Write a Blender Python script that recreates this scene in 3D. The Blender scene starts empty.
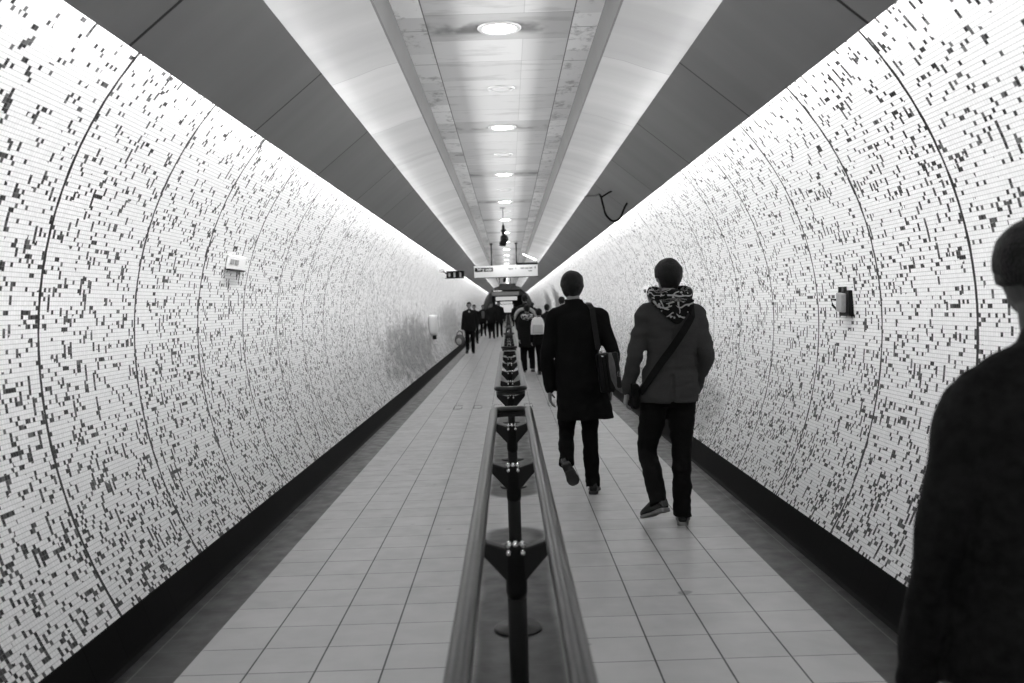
import bpy, bmesh, math, random
from mathutils import Vector, Matrix, noise
random.seed(7)
scene = bpy.context.scene
COL = scene.collection
D = bpy.data

# ------------------------------------------------------------------ camera
cam_d = D.cameras.new('camera'); cam = D.objects.new('camera', cam_d); COL.objects.link(cam)
cam_d.sensor_width = 36.0; cam_d.lens = 931.0/1024*36.0
ROLL = math.radians(1.8)
d = Vector((-4.0, 35.2, -931.0)).normalized()          # the tunnel axis seen from the camera
u = Vector((-math.sin(ROLL), math.cos(ROLL), 0)); u = (u - d*u.dot(d)).normalized()
x = d.cross(u)
cam.matrix_world = Matrix.Translation((0, 0, 1.5)) @ Matrix((x, d, u)).to_4x4()
cam_d.clip_start = 0.05; cam_d.clip_end = 300
cam_d.dof.use_dof = True; cam_d.dof.focus_distance = 6.4; cam_d.dof.aperture_fstop = 3.2
scene.camera = cam
# ------------------------------------------------------------------ world, exposure
w = D.worlds.new('world'); scene.world = w; w.use_nodes = True
w.node_tree.nodes['Background'].inputs[0].default_value = (0.02, 0.02, 0.02, 1)
w.node_tree.nodes['Background'].inputs[1].default_value = 0.3
vs = scene.view_settings
vs.view_transform = 'Standard'; vs.look = 'None'; vs.gamma = 1; vs.use_curve_mapping = False
vs.exposure = 0.42
scene.cycles.use_denoising = True
scene.cycles.max_bounces = 10; scene.cycles.diffuse_bounces = 6
scene.cycles.sample_clamp_indirect = 6
# ------------------------------------------------------------------ trough lights (fluorescent rows hidden behind the soffit panels)
COVE_W, WALL_W = 11.0, 8.8        # watts per metre
def row(x0, z0, dx, dz, wpm, width, spread=180):
    L = 8.3
    y = -4.0
    while y < 78:
        a = D.lights.new('fluorescent_row', 'AREA'); a.shape = 'RECTANGLE'; a.size = width; a.size_y = L
        a.energy = wpm*L; a.spread = math.radians(spread)
        o = D.objects.new('fluorescent_row', a); COL.objects.link(o)
        zax = Vector((-dx, 0, -dz)).normalized(); yax = Vector((0, 1, 0)); xax = yax.cross(zax)
        o.matrix_world = Matrix.Translation((x0, y+L/2, z0)) @ Matrix((xax, yax, zax)).transposed().to_4x4()
        y += L
for s in (-1, 1):
    row(s*1.20, 2.968, -s*1.0, -0.24, COVE_W, 0.115, 120)
    row(s*1.485, 2.70, s*0.35, -1.0, WALL_W, 0.03)

# ------------------------------------------------------------------ materials
def new_mat(name):
    m = D.materials.new(name); m.use_nodes = True
    nt = m.node_tree; b = nt.nodes['Principled BSDF']
    return m, nt, b
def plain(name, g, rough=0.6, metal=0.0, bump=0.0, bscale=60, var=0.0, emit=0, coat=0, spec=.5):
    m, nt, b = new_mat(name); b.inputs['Specular IOR Level'].default_value = spec
    b.inputs['Base Color'].default_value = (g, g, g, 1); b.inputs['Roughness'].default_value = rough
    b.inputs['Metallic'].default_value = metal
    if coat: b.inputs['Coat Weight'].default_value = coat
    if emit:
        b.inputs['Emission Color'].default_value = (1, 1, 1, 1); b.inputs['Emission Strength'].default_value = emit
    tc = nt.nodes.new('ShaderNodeTexCoord'); n = nt.nodes.new('ShaderNodeTexNoise'); n.inputs['Scale'].default_value = bscale
    n.inputs['Detail'].default_value = 4
    nt.links.new(tc.outputs['Object'], n.inputs['Vector'])
    if var:
        mr = nt.nodes.new('ShaderNodeMapRange'); mr.inputs[3].default_value = g*(1-var); mr.inputs[4].default_value = g*(1+var)
        mr.inputs[1].default_value = .3; mr.inputs[2].default_value = .7
        nt.links.new(n.outputs['Fac'], mr.inputs[0]); nt.links.new(mr.outputs[0], b.inputs['Base Color'])
    if bump:
        bp = nt.nodes.new('ShaderNodeBump'); bp.inputs['Strength'].default_value = bump; bp.inputs['Distance'].default_value = .01
        nt.links.new(n.outputs['Fac'], bp.inputs['Height']); nt.links.new(bp.outputs[0], b.inputs['Normal'])
    return m
class G:
    """tiny node-graph helper"""
    def __init__(s, nt): s.nt = nt
    def val(s, v, sock):
        if isinstance(v, (int, float)): sock.default_value = v
        elif isinstance(v, tuple): sock.default_value = v
        else: s.nt.links.new(v, sock)
    def m(s, op, a, b=0.0, c=None):
        n = s.nt.nodes.new('ShaderNodeMath'); n.operation = op
        s.val(a, n.inputs[0]); s.val(b, n.inputs[1])
        if c is not None: s.val(c, n.inputs[2])
        return n.outputs[0]
    def comb(s, a, b, c=0.0):
        n = s.nt.nodes.new('ShaderNodeCombineXYZ'); s.val(a, n.inputs[0]); s.val(b, n.inputs[1]); s.val(c, n.inputs[2]); return n.outputs[0]
    def white(s, vec):
        n = s.nt.nodes.new('ShaderNodeTexWhiteNoise'); n.noise_dimensions = '3D'; s.val(vec, n.inputs['Vector']); return n.outputs['Value']
    def noise(s, vec, scale, detail=2.0, rough=.5):
        n = s.nt.nodes.new('ShaderNodeTexNoise'); s.val(vec, n.inputs['Vector']); n.inputs['Scale'].default_value = scale
        n.inputs['Detail'].default_value = detail; n.inputs['Roughness'].default_value = rough; return n.outputs['Fac']
    def ramp(s, v, a, b, c, e, smooth=False):
        n = s.nt.nodes.new('ShaderNodeMapRange'); s.val(v, n.inputs[0])
        for i, q in enumerate((a, b, c, e)): s.val(q, n.inputs[i+1])
        if smooth: n.interpolation_type = 'SMOOTHSTEP'
        return n.outputs[0]
    def mix(s, f, a, b):   # scalar mix
        return s.m('ADD', s.m('MULTIPLY', b, f), s.m('MULTIPLY', a, s.m('SUBTRACT', 1.0, f)))
    def near(s, v, period, off, half):   # 1 within half of off + k*period
        t = s.m('SUBTRACT', v, off - period/2)
        f = s.m('FLOORED_MODULO', t, period)
        return s.m('LESS_THAN', s.m('ABSOLUTE', s.m('SUBTRACT', f, period/2)), half)
    def sep(s, vec):
        n = s.nt.nodes.new('ShaderNodeSeparateXYZ'); s.nt.links.new(vec, n.inputs[0]); return n.outputs
    def coord(s, which='Object'):
        return s.nt.nodes.new('ShaderNodeTexCoord').outputs[which]
    def bump(s, h, bsdf, strength=.3, dist=.003):
        bp = s.nt.nodes.new('ShaderNodeBump'); bp.inputs['Strength'].default_value = strength; bp.inputs['Distance'].default_value = dist
        s.nt.links.new(h, bp.inputs['Height']); s.nt.links.new(bp.outputs[0], bsdf.inputs['Normal'])

def mosaic(name, seed, blots):
    m, nt, b = new_mat(name); g = G(nt)
    uv = g.sep(g.coord('UV')); U, V = uv[0], uv[1]          # metres along the tunnel, metres up the curve
    cu, cv = g.m('MULTIPLY', U, 50.0), g.m('MULTIPLY', V, 50.0)
    fu, fv = g.m('FLOOR', cu), g.m('FLOOR', cv)
    r1 = g.white(g.comb(fu, fv, seed))
    clump = g.noise(g.comb(U, V, seed), 3.2, 2.0)
    clump2 = g.noise(g.comb(U, V, seed+9), 14.0, 1.0)
    hgt = g.ramp(V, 0.0, 2.6, 0.185, 0.055)  # dark tiles thin out upward: glare of the wall top put into the pattern
    p = g.m('MULTIPLY', hgt, g.m('ADD', g.ramp(clump, .35, .65, .55, 1.25), g.ramp(clump2, .35, .7, -.3, .55)))
    dark = g.m('LESS_THAN', r1, p)
    ctop = g.ramp(V, 0.0, 2.6, 1.0, .6)
    def extra(a, c, q, k):
        r = g.white(g.comb(g.m('FLOOR', g.m('DIVIDE', cu, a)), g.m('FLOOR', g.m('DIVIDE', g.m('ADD', cv, g.m('MULTIPLY', g.white(g.comb(fu, k, 3.3)) if a == 1.0 else 0.0, c)), c)), k+seed))
        return g.m('LESS_THAN', r, g.m('MULTIPLY', ctop, q))
    dark = g.m('MAXIMUM', dark, extra(1.0, 2.0, .045, 21.5))
    dark = g.m('MAXIMUM', dark, extra(1.0, 4.0, .014, 32.5))
    dark = g.m('MAXIMUM', dark, extra(2.0, 1.0, .014, 43.5))
    dark = g.m('MAXIMUM', dark, extra(3.0, 1.0, .004, 54.5))
    tone = g.white(g.comb(fu, fv, seed+77))
    dtone = g.ramp(g.m('POWER', tone, 2.4), 0, 1, .004, .12)
    wtone = g.ramp(tone, 0, 1, .76, .82)
    col = g.mix(dark, wtone, dtone)
    gh = g.near(cv, 1.0, 0.0, .075); gv = g.near(cu, 1.0, 0.0, .05)
    col = g.mix(g.m('MULTIPLY', gh, .5), col, .2)
    col = g.mix(g.m('MULTIPLY', gv, .4), col, .3)
    wob = g.ramp(g.noise(g.comb(U, V, seed+3), 9.0, 2.0), .3, .7, .007, .0135)
    seam = g.m('LESS_THAN', g.m('ABSOLUTE', g.m('SUBTRACT', g.m('FLOORED_MODULO', g.m('SUBTRACT', U, 3.04-.525), 1.05), .525)), wob)
    col = g.mix(seam, col, .012)
    # darker patches on the far tiles
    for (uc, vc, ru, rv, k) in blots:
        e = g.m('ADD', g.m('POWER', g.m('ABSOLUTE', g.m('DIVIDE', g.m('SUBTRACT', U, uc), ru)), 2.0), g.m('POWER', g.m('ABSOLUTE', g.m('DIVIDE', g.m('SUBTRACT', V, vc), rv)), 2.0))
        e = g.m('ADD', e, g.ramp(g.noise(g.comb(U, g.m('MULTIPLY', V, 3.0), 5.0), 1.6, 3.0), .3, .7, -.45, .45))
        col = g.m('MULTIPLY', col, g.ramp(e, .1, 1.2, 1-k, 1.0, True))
    nt.links.new(col, b.inputs['Base Color'])
    b.inputs['Roughness'].default_value = .38
    b.inputs['Specular IOR Level'].default_value = .2
    h = g.m('SUBTRACT', 1.0, g.m('MAXIMUM', gh, gv)); g.bump(h, b, .25, .0015)
    return m

def floor_mat():
    m, nt, b = new_mat('floor_tiles'); g = G(nt)
    c = g.sep(g.coord('Object')); X, Y = c[0], c[1]
    P = .285
    tx = g.m('FLOOR', g.m('DIVIDE', g.m('ADD', X, 20*P), P)); ty = g.m('FLOOR', g.m('DIVIDE', g.m('ADD', Y, 40*P-3.84), P))
    t = g.white(g.comb(tx, ty, 1.0))
    base = g.ramp(t, 0, 1, .36, .40)
    base = g.m('MULTIPLY', base, g.ramp(g.noise(g.comb(X, Y, 0.0), 3.0, 4.0), .3, .7, .93, 1.05))
    ax = g.m('ABSOLUTE', X)
    border = g.m('GREATER_THAN', ax, 1.428)
    base = g.mix(border, base, g.ramp(t, 0, 1, .020, .028))
    base = g.mix(g.m('GREATER_THAN', ax, 1.62), base, .014)
    # darker strip under each barrier section: rounded ends, 7.6 m apart
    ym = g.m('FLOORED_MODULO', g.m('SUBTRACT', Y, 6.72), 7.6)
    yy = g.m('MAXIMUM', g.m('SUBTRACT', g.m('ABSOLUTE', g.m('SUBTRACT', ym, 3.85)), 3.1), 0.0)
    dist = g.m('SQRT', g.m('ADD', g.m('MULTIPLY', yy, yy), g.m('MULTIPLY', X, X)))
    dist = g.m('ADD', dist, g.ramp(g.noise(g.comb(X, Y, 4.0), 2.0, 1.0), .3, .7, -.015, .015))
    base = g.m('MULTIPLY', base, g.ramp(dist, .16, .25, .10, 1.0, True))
    spots = g.noise(g.comb(X, Y, 7.0), 5.0, 1.0)
    base = g.m('MULTIPLY', base, g.ramp(spots, .20, .24, .55, 1.0))
    jl = g.m('MULTIPLY', g.near(X, P, 0.0, .0042), g.m('LESS_THAN', ax, 1.45))
    jt = g.near(Y, P, 3.84, .0032)
    jv = g.ramp(g.white(g.comb(3.0, ty, 2.0)), 0, 1, .6, 1.0)
    base = g.mix(g.m('MULTIPLY', jt, jv), base, .05)
    base = g.mix(g.m('MULTIPLY', jl, .95), base, .025)
    base = g.mix(g.m('LESS_THAN', g.m('ABSOLUTE', g.m('SUBTRACT', ax, 1.62)), .004), base, .09)
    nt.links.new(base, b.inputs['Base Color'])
    nt.links.new(g.ramp(g.noise(g.comb(X, Y, 2.0), 8.0, 3.0), .3, .7, .3, .48), b.inputs['Roughness']); b.inputs['Specular IOR Level'].default_value = .3
    g.bump(g.m('SUBTRACT', 1.0, g.m('MAXIMUM', jl, jt)), b, .4, .002)
    return m

def ceil_mat():
    m, nt, b = new_mat('ceiling_panels_stained'); g = G(nt)
    c = g.sep(g.coord('Object')); X, Y = c[0], c[1]
    ax = g.m('ABSOLUTE', X)
    band = g.m('GREATER_THAN', ax, .49)
    q = .5867
    k = g.m('FLOOR', g.m('DIVIDE', g.m('SUBTRACT', Y, 6.12-20*q*6), q))
    lightpan = g.m('LESS_THAN', g.m('FLOORED_MODULO', k, 6.0), .5)
    t = g.white(g.comb(k, g.m('GREATER_THAN', X, .165), 2.0))
    base = g.ramp(t, 0, 1, .56, .64)
    base = g.mix(lightpan, base, .48)
    # water stains
    st = g.noise(g.comb(X, g.m('MULTIPLY', Y, 3.0), 1.0), 2.1, 4.0, .6)
    base = g.m('MULTIPLY', base, g.ramp(st, .52, .68, 1.0, .80, True))
    yl = g.m('ABSOLUTE', g.m('SUBTRACT', g.m('FLOORED_MODULO', g.m('SUBTRACT', Y, 6.43-1.76), 3.52), 1.76))
    cloud = g.m('MULTIPLY', g.ramp(yl, .05, .2, 1.0, 0.0, True), g.ramp(g.noise(g.comb(g.m('MULTIPLY', X, 1.5), Y, 8.0), 2.5, 3.0), .42, .6, 0.0, 1.0, True))
    base = g.m('MULTIPLY', base, g.m('SUBTRACT', 1.0, g.m('MULTIPLY', cloud, .6)))
    mb = g.noise(g.comb(g.m('MULTIPLY', X, 1.6), Y, 3.0), 5.5, 6.0, .65)
    bandc = g.ramp(mb, .50, .68, .80, .38, True)
    kb = g.m('FLOOR', g.m('DIVIDE', Y, .88)); bandc = g.m('MULTIPLY', bandc, g.ramp(g.white(g.comb(kb, g.m('GREATER_THAN', X, 0.0), 4.0)), 0, 1, .72, 1.05))
    base = g.mix(band, base, bandc)
    # joints
    jt = g.m('MULTIPLY', g.near(Y, q, 6.12, .004), g.m('SUBTRACT', 1.0, band))
    base = g.mix(g.m('MULTIPLY', jt, g.ramp(g.white(g.comb(k, 1.0, 9.0)), 0, 1, .25, .8)), base, .12)
    jb = g.m('MULTIPLY', g.near(Y, .88, 0.3, .006), band); base = g.mix(g.m('MULTIPLY', jb, .8), base, .1)
    jl = g.m('MULTIPLY', g.m('LESS_THAN', g.m('ABSOLUTE', g.m('SUBTRACT', X, .165)), .003), g.m('SUBTRACT', 1.0, lightpan))
    base = g.mix(g.m('MULTIPLY', jl, .3), base, .15)
    je = g.m('LESS_THAN', g.m('ABSOLUTE', g.m('SUBTRACT', ax, .49)), .0045)
    base = g.mix(g.m('MULTIPLY', je, .85), base, .06)
    nt.links.new(base, b.inputs['Base Color']); b.inputs['Roughness'].default_value = .45
    return m

def seam_mat(name, g0, period, off, half, rough=.5, streak=.1, seamcol=.02, k=1.0, spec=.3):
    m, nt, b = new_mat(name); g = G(nt)
    c = g.sep(g.coord('Object')); X, Y, Z = c[0], c[1], c[2]
    kk = g.m('FLOOR', g.m('DIVIDE', g.m('SUBTRACT', Y, off), period))
    base = g.ramp(g.white(g.comb(kk, g.m('GREATER_THAN', X, 0.0), 1.0)), 0, 1, g0*.9, g0*1.08)
    s = g.noise(g.comb(g.m('MULTIPLY', X, .35), g.m('MULTIPLY', Y, 1.8), 2.0), 1.3, 4.0)
    base = g.m('MULTIPLY', base, g.ramp(s, .3, .7, 1+streak, 1-streak))
    base = g.mix(g.m('MULTIPLY', g.near(Y, period, off, half), k), base, seamcol)
    nt.links.new(base, b.inputs['Base Color']); b.inputs['Roughness'].default_value = rough
    b.inputs['Specular IOR Level'].default_value = spec
    return m

M = dict(
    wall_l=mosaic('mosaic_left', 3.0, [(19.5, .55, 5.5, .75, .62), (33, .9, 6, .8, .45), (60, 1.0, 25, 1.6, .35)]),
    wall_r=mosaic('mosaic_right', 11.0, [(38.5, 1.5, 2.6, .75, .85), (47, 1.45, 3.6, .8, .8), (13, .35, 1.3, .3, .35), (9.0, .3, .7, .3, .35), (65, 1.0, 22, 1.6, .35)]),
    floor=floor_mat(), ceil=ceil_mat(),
    soffit=seam_mat('soffit_panel_grey', .135, 1.86, 3.82, .011, .42, .12, .008),
    cove=seam_mat('cove_panel_pale', .36, 1.86, .9, .005, .55, .12, .12, .45),
    lip=seam_mat('fascia_grey', .10, 3.52, 1.0, .004, .5, .1),
    base=seam_mat('baseboard_black_tile', .004, .30, .1, .004, .6, .1, .001, 1.0, .04),
    black=plain('black_paint', .005, .42, spec=.12, bump=.1),
    bracket=plain('bracket_dark_metal', .012, .4, spec=.25),
    chrome=plain('chrome', .75, .12, 1.0),
    steel=plain('satin_steel', .035, .30, 1.0, bump=.05, bscale=20),
    darksteel=plain('dark_steel', .025, .4, .6),
    white=plain('white_plastic', .72, .35, var=.04),
    grey=plain('grey_plastic', .25, .45, var=.1),
    signwhite=plain('sign_white_backlit', .8, .4, emit=.12),
    signgrey=plain('sign_grey', .3, .4, var=.05),
    lamp=plain('lamp_diffuser', .8, .4, emit=38.0),
    lampring=plain('lamp_ring', .55, .4),
    skin=plain('skin', .20, .5, var=.06, bump=.1, bscale=90),
    skin_deep=plain('skin_deep', .045, .5, var=.1, bump=.1, bscale=90),  # darker skin tone, used only on the near figure
    hair=plain('hair_dark', .008, .5, spec=.15, var=.4, bump=.9, bscale=150),
    coat=plain('coat_black_wool', .007, .9, spec=.05, bump=.3, bscale=220, var=.3),
    blazer=plain('blazer_charcoal', .040, .85, spec=.05, bump=.4, bscale=260, var=.2),
    trouser=plain('trouser_black', .006, .85, spec=.05, bump=.3, bscale=180, var=.2),
    denim=plain('denim_black', .007, .8, spec=.05, bump=.4, bscale=220, var=.3),
    shoe=plain('shoe_leather', .008, .25),
    sole=plain('shoe_sole_grey', .13, .6),
    soledark=plain('shoe_sole_dark', .012, .45),
    strap=plain('strap_black', .006, .6, spec=.05),
    leather=plain('bag_leather', .010, .5, spec=.15, var=.25, bump=.2, bscale=40),
    flap=plain('bag_flap_grey', .075, .5, spec=.25, var=.2, bump=.2, bscale=40),
    jacket=plain('jacket_dark', .012, .7, spec=.05, bump=.4, bscale=60, var=.3),
    puffer=plain('jacket_near_dark', .0085, .6, spec=.05, bump=.4, bscale=40, var=.4),
    pale=plain('pale_cloth', .42, .8, var=.1),
    mid=plain('mid_grey_cloth', .12, .8, var=.2),
    backpack=plain('backpack_white', .72, .6, var=.05),
    backpackgrey=plain('backpack_grey', .42, .6),
    eye=plain('eye_dark', .01, .2),
    portal=plain('portal_dark', .015, .5, var=.3, bscale=3),
    lobby=plain('lobby_wall', .6, .5, var=.1, bscale=2),
    lobbylight=plain('lobby_glow_and_sign_light', .8, .4, emit=.42),
)
# ---- scarf: dark cloth with broken light stripes
def scarf_mat():
    m, nt, b = new_mat('scarf_checked'); g = G(nt)
    uv = g.sep(g.coord('UV')); U, V = uv[0], uv[1]
    U0, V0 = U, V
    U = g.m('ADD', U0, g.ramp(g.noise(g.comb(U0, V0, 12.0), 9.0, 1.0), .3, .7, -.035, .035)); V = g.m('ADD', V0, g.ramp(g.noise(g.comb(V0, U0, 17.0), 7.0, 1.0), .3, .7, -.03, .03))
    blot = g.m('GREATER_THAN', g.noise(g.comb(U0, V0, 23.0), 24.0, 1.0), .66)
    a = g.near(g.m('ADD', V, g.ramp(g.noise(g.comb(U, V, 2.0), 4.0, 1.0), .3, .7, -.02, .02)), .085, .03, .0065); a2 = g.m('MULTIPLY', a, g.m('GREATER_THAN', g.noise(g.comb(U, V, 1.0), 5.0, 2.0), .46))
    c = g.near(U, .125, .02, .007)
    c2 = g.m('MULTIPLY', c, g.m('GREATER_THAN', g.noise(g.comb(U, V, 6.0), 7.0, 2.0), .5))
    col = g.mix(g.m('MAXIMUM', blot, g.m('MAXIMUM', a2, c2)), .008, .28)
    nt.links.new(col, b.inputs['Base Color']); b.inputs['Roughness'].default_value = .9; b.inputs['Specular IOR Level'].default_value = .05
    return m
M['scarf'] = scarf_mat()
def fur_mat():
    m, nt, b = new_mat('patterned_hood'); g = G(nt)
    n = g.noise(g.coord('Object'), 26.0, 2.0)
    nt.links.new(g.ramp(n, .46, .54, .02, .5), b.inputs['Base Color']); b.inputs['Roughness'].default_value = .9
    return m
M['fur'] = fur_mat()

# ------------------------------------------------------------------ mesh helpers
def mk(name, verts, faces, mat, parent=None, smooth=False, bevel=0):
    me = D.meshes.new(name); me.from_pydata([tuple(v) for v in verts], [], faces); me.update()
    bm = bmesh.new(); bm.from_mesh(me); bmesh.ops.recalc_face_normals(bm, faces=bm.faces); bm.to_mesh(me); bm.free()
    if smooth: me.polygons.foreach_set('use_smooth', [True]*len(me.polygons))
    if mat: me.materials.append(mat)
    o = D.objects.new(name, me); COL.objects.link(o)
    if parent: o.parent = parent
    if bevel:
        bv = o.modifiers.new('bevel', 'BEVEL'); bv.width = bevel; bv.segments = 2; bv.limit_method = 'ANGLE'
    return o
def empty(name, loc=(0, 0, 0), rz=0, label=None, cat=None, group=None):
    o = D.objects.new(name, None); COL.objects.link(o); o.location = loc; o.rotation_euler = (0, 0, rz)
    o.empty_display_size = .1
    return tag(o, label, cat, group)
def tag(o, label=None, cat=None, group=None, kind=None):
    if label: o['label'] = label
    if cat: o['category'] = cat
    if group: o['group'] = group
    if kind: o['kind'] = kind
    return o
class MB:
    def __init__(s): s.v = []; s.f = []
    def add(s, vf):
        n = len(s.v); s.v += [Vector(q) for q in vf[0]]; s.f += [tuple(i+n for i in f) for f in vf[1]]; return s
    def build(s, name, mat, parent=None, smooth=False, bevel=0): return mk(name, s.v, s.f, mat, parent, smooth, bevel)
def box(c, size, rot=None):
    v = [Vector((sx*size[0]/2, sy*size[1]/2, sz*size[2]/2)) for sx in (-1, 1) for sy in (-1, 1) for sz in (-1, 1)]
    if rot: v = [rot @ q for q in v]
    v = [q + Vector(c) for q in v]
    return v, [(0, 1, 3, 2), (4, 6, 7, 5), (0, 4, 5, 1), (2, 3, 7, 6), (0, 2, 6, 4), (1, 5, 7, 3)]
def rings(R, cap=True, closed=False):
    """R: list of rings (lists of Vectors of equal length)"""
    n = len(R[0]); v = [q for r in R for q in r]; f = []
    m = len(R)
    for i in range(m if closed else m-1):
        a = i*n; b = ((i+1) % m)*n
        for j in range(n): f.append((a+j, a+(j+1) % n, b+(j+1) % n, b+j))
    if cap and not closed:
        f.append(tuple(range(n-1, -1, -1))); f.append(tuple(range((m-1)*n, m*n)))
    return v, f
def cat(P, t):
    """catmull-rom through a list of tuples"""
    n = len(P)-1; i = min(int(t), n-1); u = t-i
    p0 = P[max(i-1, 0)]; p1 = P[i]; p2 = P[i+1]; p3 = P[min(i+2, n)]
    return [0.5*((2*b)+(c-a)*u+(2*a-5*b+4*c-e)*u*u+(-a+3*b-3*c+e)*u**3) for a, b, c, e in zip(p0, p1, p2, p3)]
def limb(pts, rad, n=14, sub=4, flat=None, ref=(0, 1, 0), roundcap=True):
    """tapered tube through points; rad may be numbers or (r_ref, r_side)"""
    P = []
    for p, r in zip(pts, rad):
        if not isinstance(r, tuple): r = (r, r)
        P.append(tuple(p)+r)
    S = [cat(P, k/sub) for k in range((len(P)-1)*sub+1)]
    C = [Vector(s[:3]) for s in S]; R = []
    ref = Vector(ref)
    for i, s in enumerate(S):
        t = (C[min(i+1, len(C)-1)]-C[max(i-1, 0)]).normalized()
        a = ref - t*ref.dot(t)
        if a.length < .15: a = Vector((1, 0, 0)) - t*t.x
        a.normalize(); b = t.cross(a)
        ring = lambda cc, k: [cc + a*(max(s[3], .001)*k*math.cos(2*math.pi*j/n)) + b*(max(s[4], .001)*k*math.sin(2*math.pi*j/n)) for j in range(n)]
        if i == 0 and roundcap:
            for q in (80, 50, 25):
                an = math.radians(q); R.append(ring(C[0]-t*min(s[3], s[4])*math.sin(an), math.cos(an)))
        R.append(ring(C[i], 1))
        if i == len(S)-1 and roundcap:
            for q in (25, 50, 80):
                an = math.radians(q); R.append(ring(C[i]+t*min(s[3], s[4])*math.sin(an), math.cos(an)))
    return rings(R)
def torso(sec, n=32, sub=4, pw=2.3):
    """sections (z, x, y, rx, ry) -> horizontal superellipse loft"""
    S = [cat(sec, k/sub) for k in range((len(sec)-1)*sub+1)]; R = []
    for z, x0, y0, rx, ry in S:
        r = []
        for j in range(n):
            a = 2*math.pi*j/n; c, s_ = math.cos(a), math.sin(a)
            r.append(Vector((x0+rx*math.copysign(abs(c)**(2/pw), c), y0+ry*math.copysign(abs(s_)**(2/pw), s_), z)))
        R.append(r)
    return rings(R)
def blob(c, r, rot=None, n=16, m=10):
    R = []
    for i in range(1, m):
        th = math.pi*i/m
        R.append([Vector((r[0]*math.sin(th)*math.cos(2*math.pi*j/n), r[1]*math.sin(th)*math.sin(2*math.pi*j/n), -r[2]*math.cos(th))) for j in range(n)])
    v, f = rings(R)
    if rot: v = [rot @ q for q in v]
    return [q+Vector(c) for q in v], f
def fuse(name, parts, mat, parent, voxel=.008, smooth=6, disp=None):
    """merge overlapping closed shapes into ONE continuous surface"""
    mb = MB()
    for p in parts: mb.add(p)
    o = mb.build(name, None)
    r = o.modifiers.new('r', 'REMESH'); r.mode = 'VOXEL'; r.voxel_size = voxel
    if smooth:
        s = o.modifiers.new('s', 'SMOOTH'); s.iterations = smooth; s.factor = .5
    dg = bpy.context.evaluated_depsgraph_get(); dg.update()
    me = D.meshes.new_from_object(o.evaluated_get(dg)); me.name = name
    o.modifiers.clear(); old = o.data; o.data = me; D.meshes.remove(old)
    if disp:
        nr = [v.normal.copy() for v in me.vertices]
        for v, q in zip(me.vertices, nr): v.co += q*disp(v.co)
    me.polygons.foreach_set('use_smooth', [True]*len(me.polygons)); me.materials.append(mat); me.update()
    if parent: o.parent = parent
    return o
def folds(amp, sx=9, sz=5, seed=0, arm=None):
    def f(c):
        q = Vector((c.x*sx+seed, c.y*sx, c.z*sz+seed))
        a = noise.noise(q); b = noise.noise(q*2.3+Vector((3, 1, 7)))
        return amp*(a*1.2+b*.6-abs(a)*.5)
    return f
def tube_path(P, r, n=10, closed=False, prof=None, smooth=True):
    """sweep a circle (or a profile of (side, up) offsets) along a polyline"""
    R = []; m = len(P); P = [Vector(p) for p in P]
    for i in range(m):
        if closed: t = (P[(i+1) % m]-P[i-1]).normalized()
        else: t = (P[min(i+1, m-1)]-P[max(i-1, 0)]).normalized()
        up = Vector((0, 0, 1))
        if abs(t.z) > .97: up = Vector((0, 1, 0))
        a = t.cross(up).normalized(); b = a.cross(t)
        if prof: R.append([P[i]+a*p+b*q for p, q in prof])
        else: R.append([P[i]+a*r*math.cos(2*math.pi*j/n)+b*r*math.sin(2*math.pi*j/n) for j in range(n)])
    return rings(R, closed=closed)
def disc(c, r, h, n=28, axis='z'):
    R = []
    for k in (0, 1):
        R.append([Vector((r*math.cos(2*math.pi*j/n), r*math.sin(2*math.pi*j/n), h*k)) for j in range(n)])
    v, f = rings(R)
    if axis == 'y': v = [Vector((q.x, q.z, q.y)) for q in v]
    if axis == 'x': v = [Vector((q.z, q.x, q.y)) for q in v]
    return [q+Vector(c) for q in v], f
def lathe(c, prof, n=24):
    R = [[Vector((r*math.cos(2*math.pi*j/n), r*math.sin(2*math.pi*j/n), z))+Vector(c) for j in range(n)] for r, z in prof]
    return rings(R)

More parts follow.
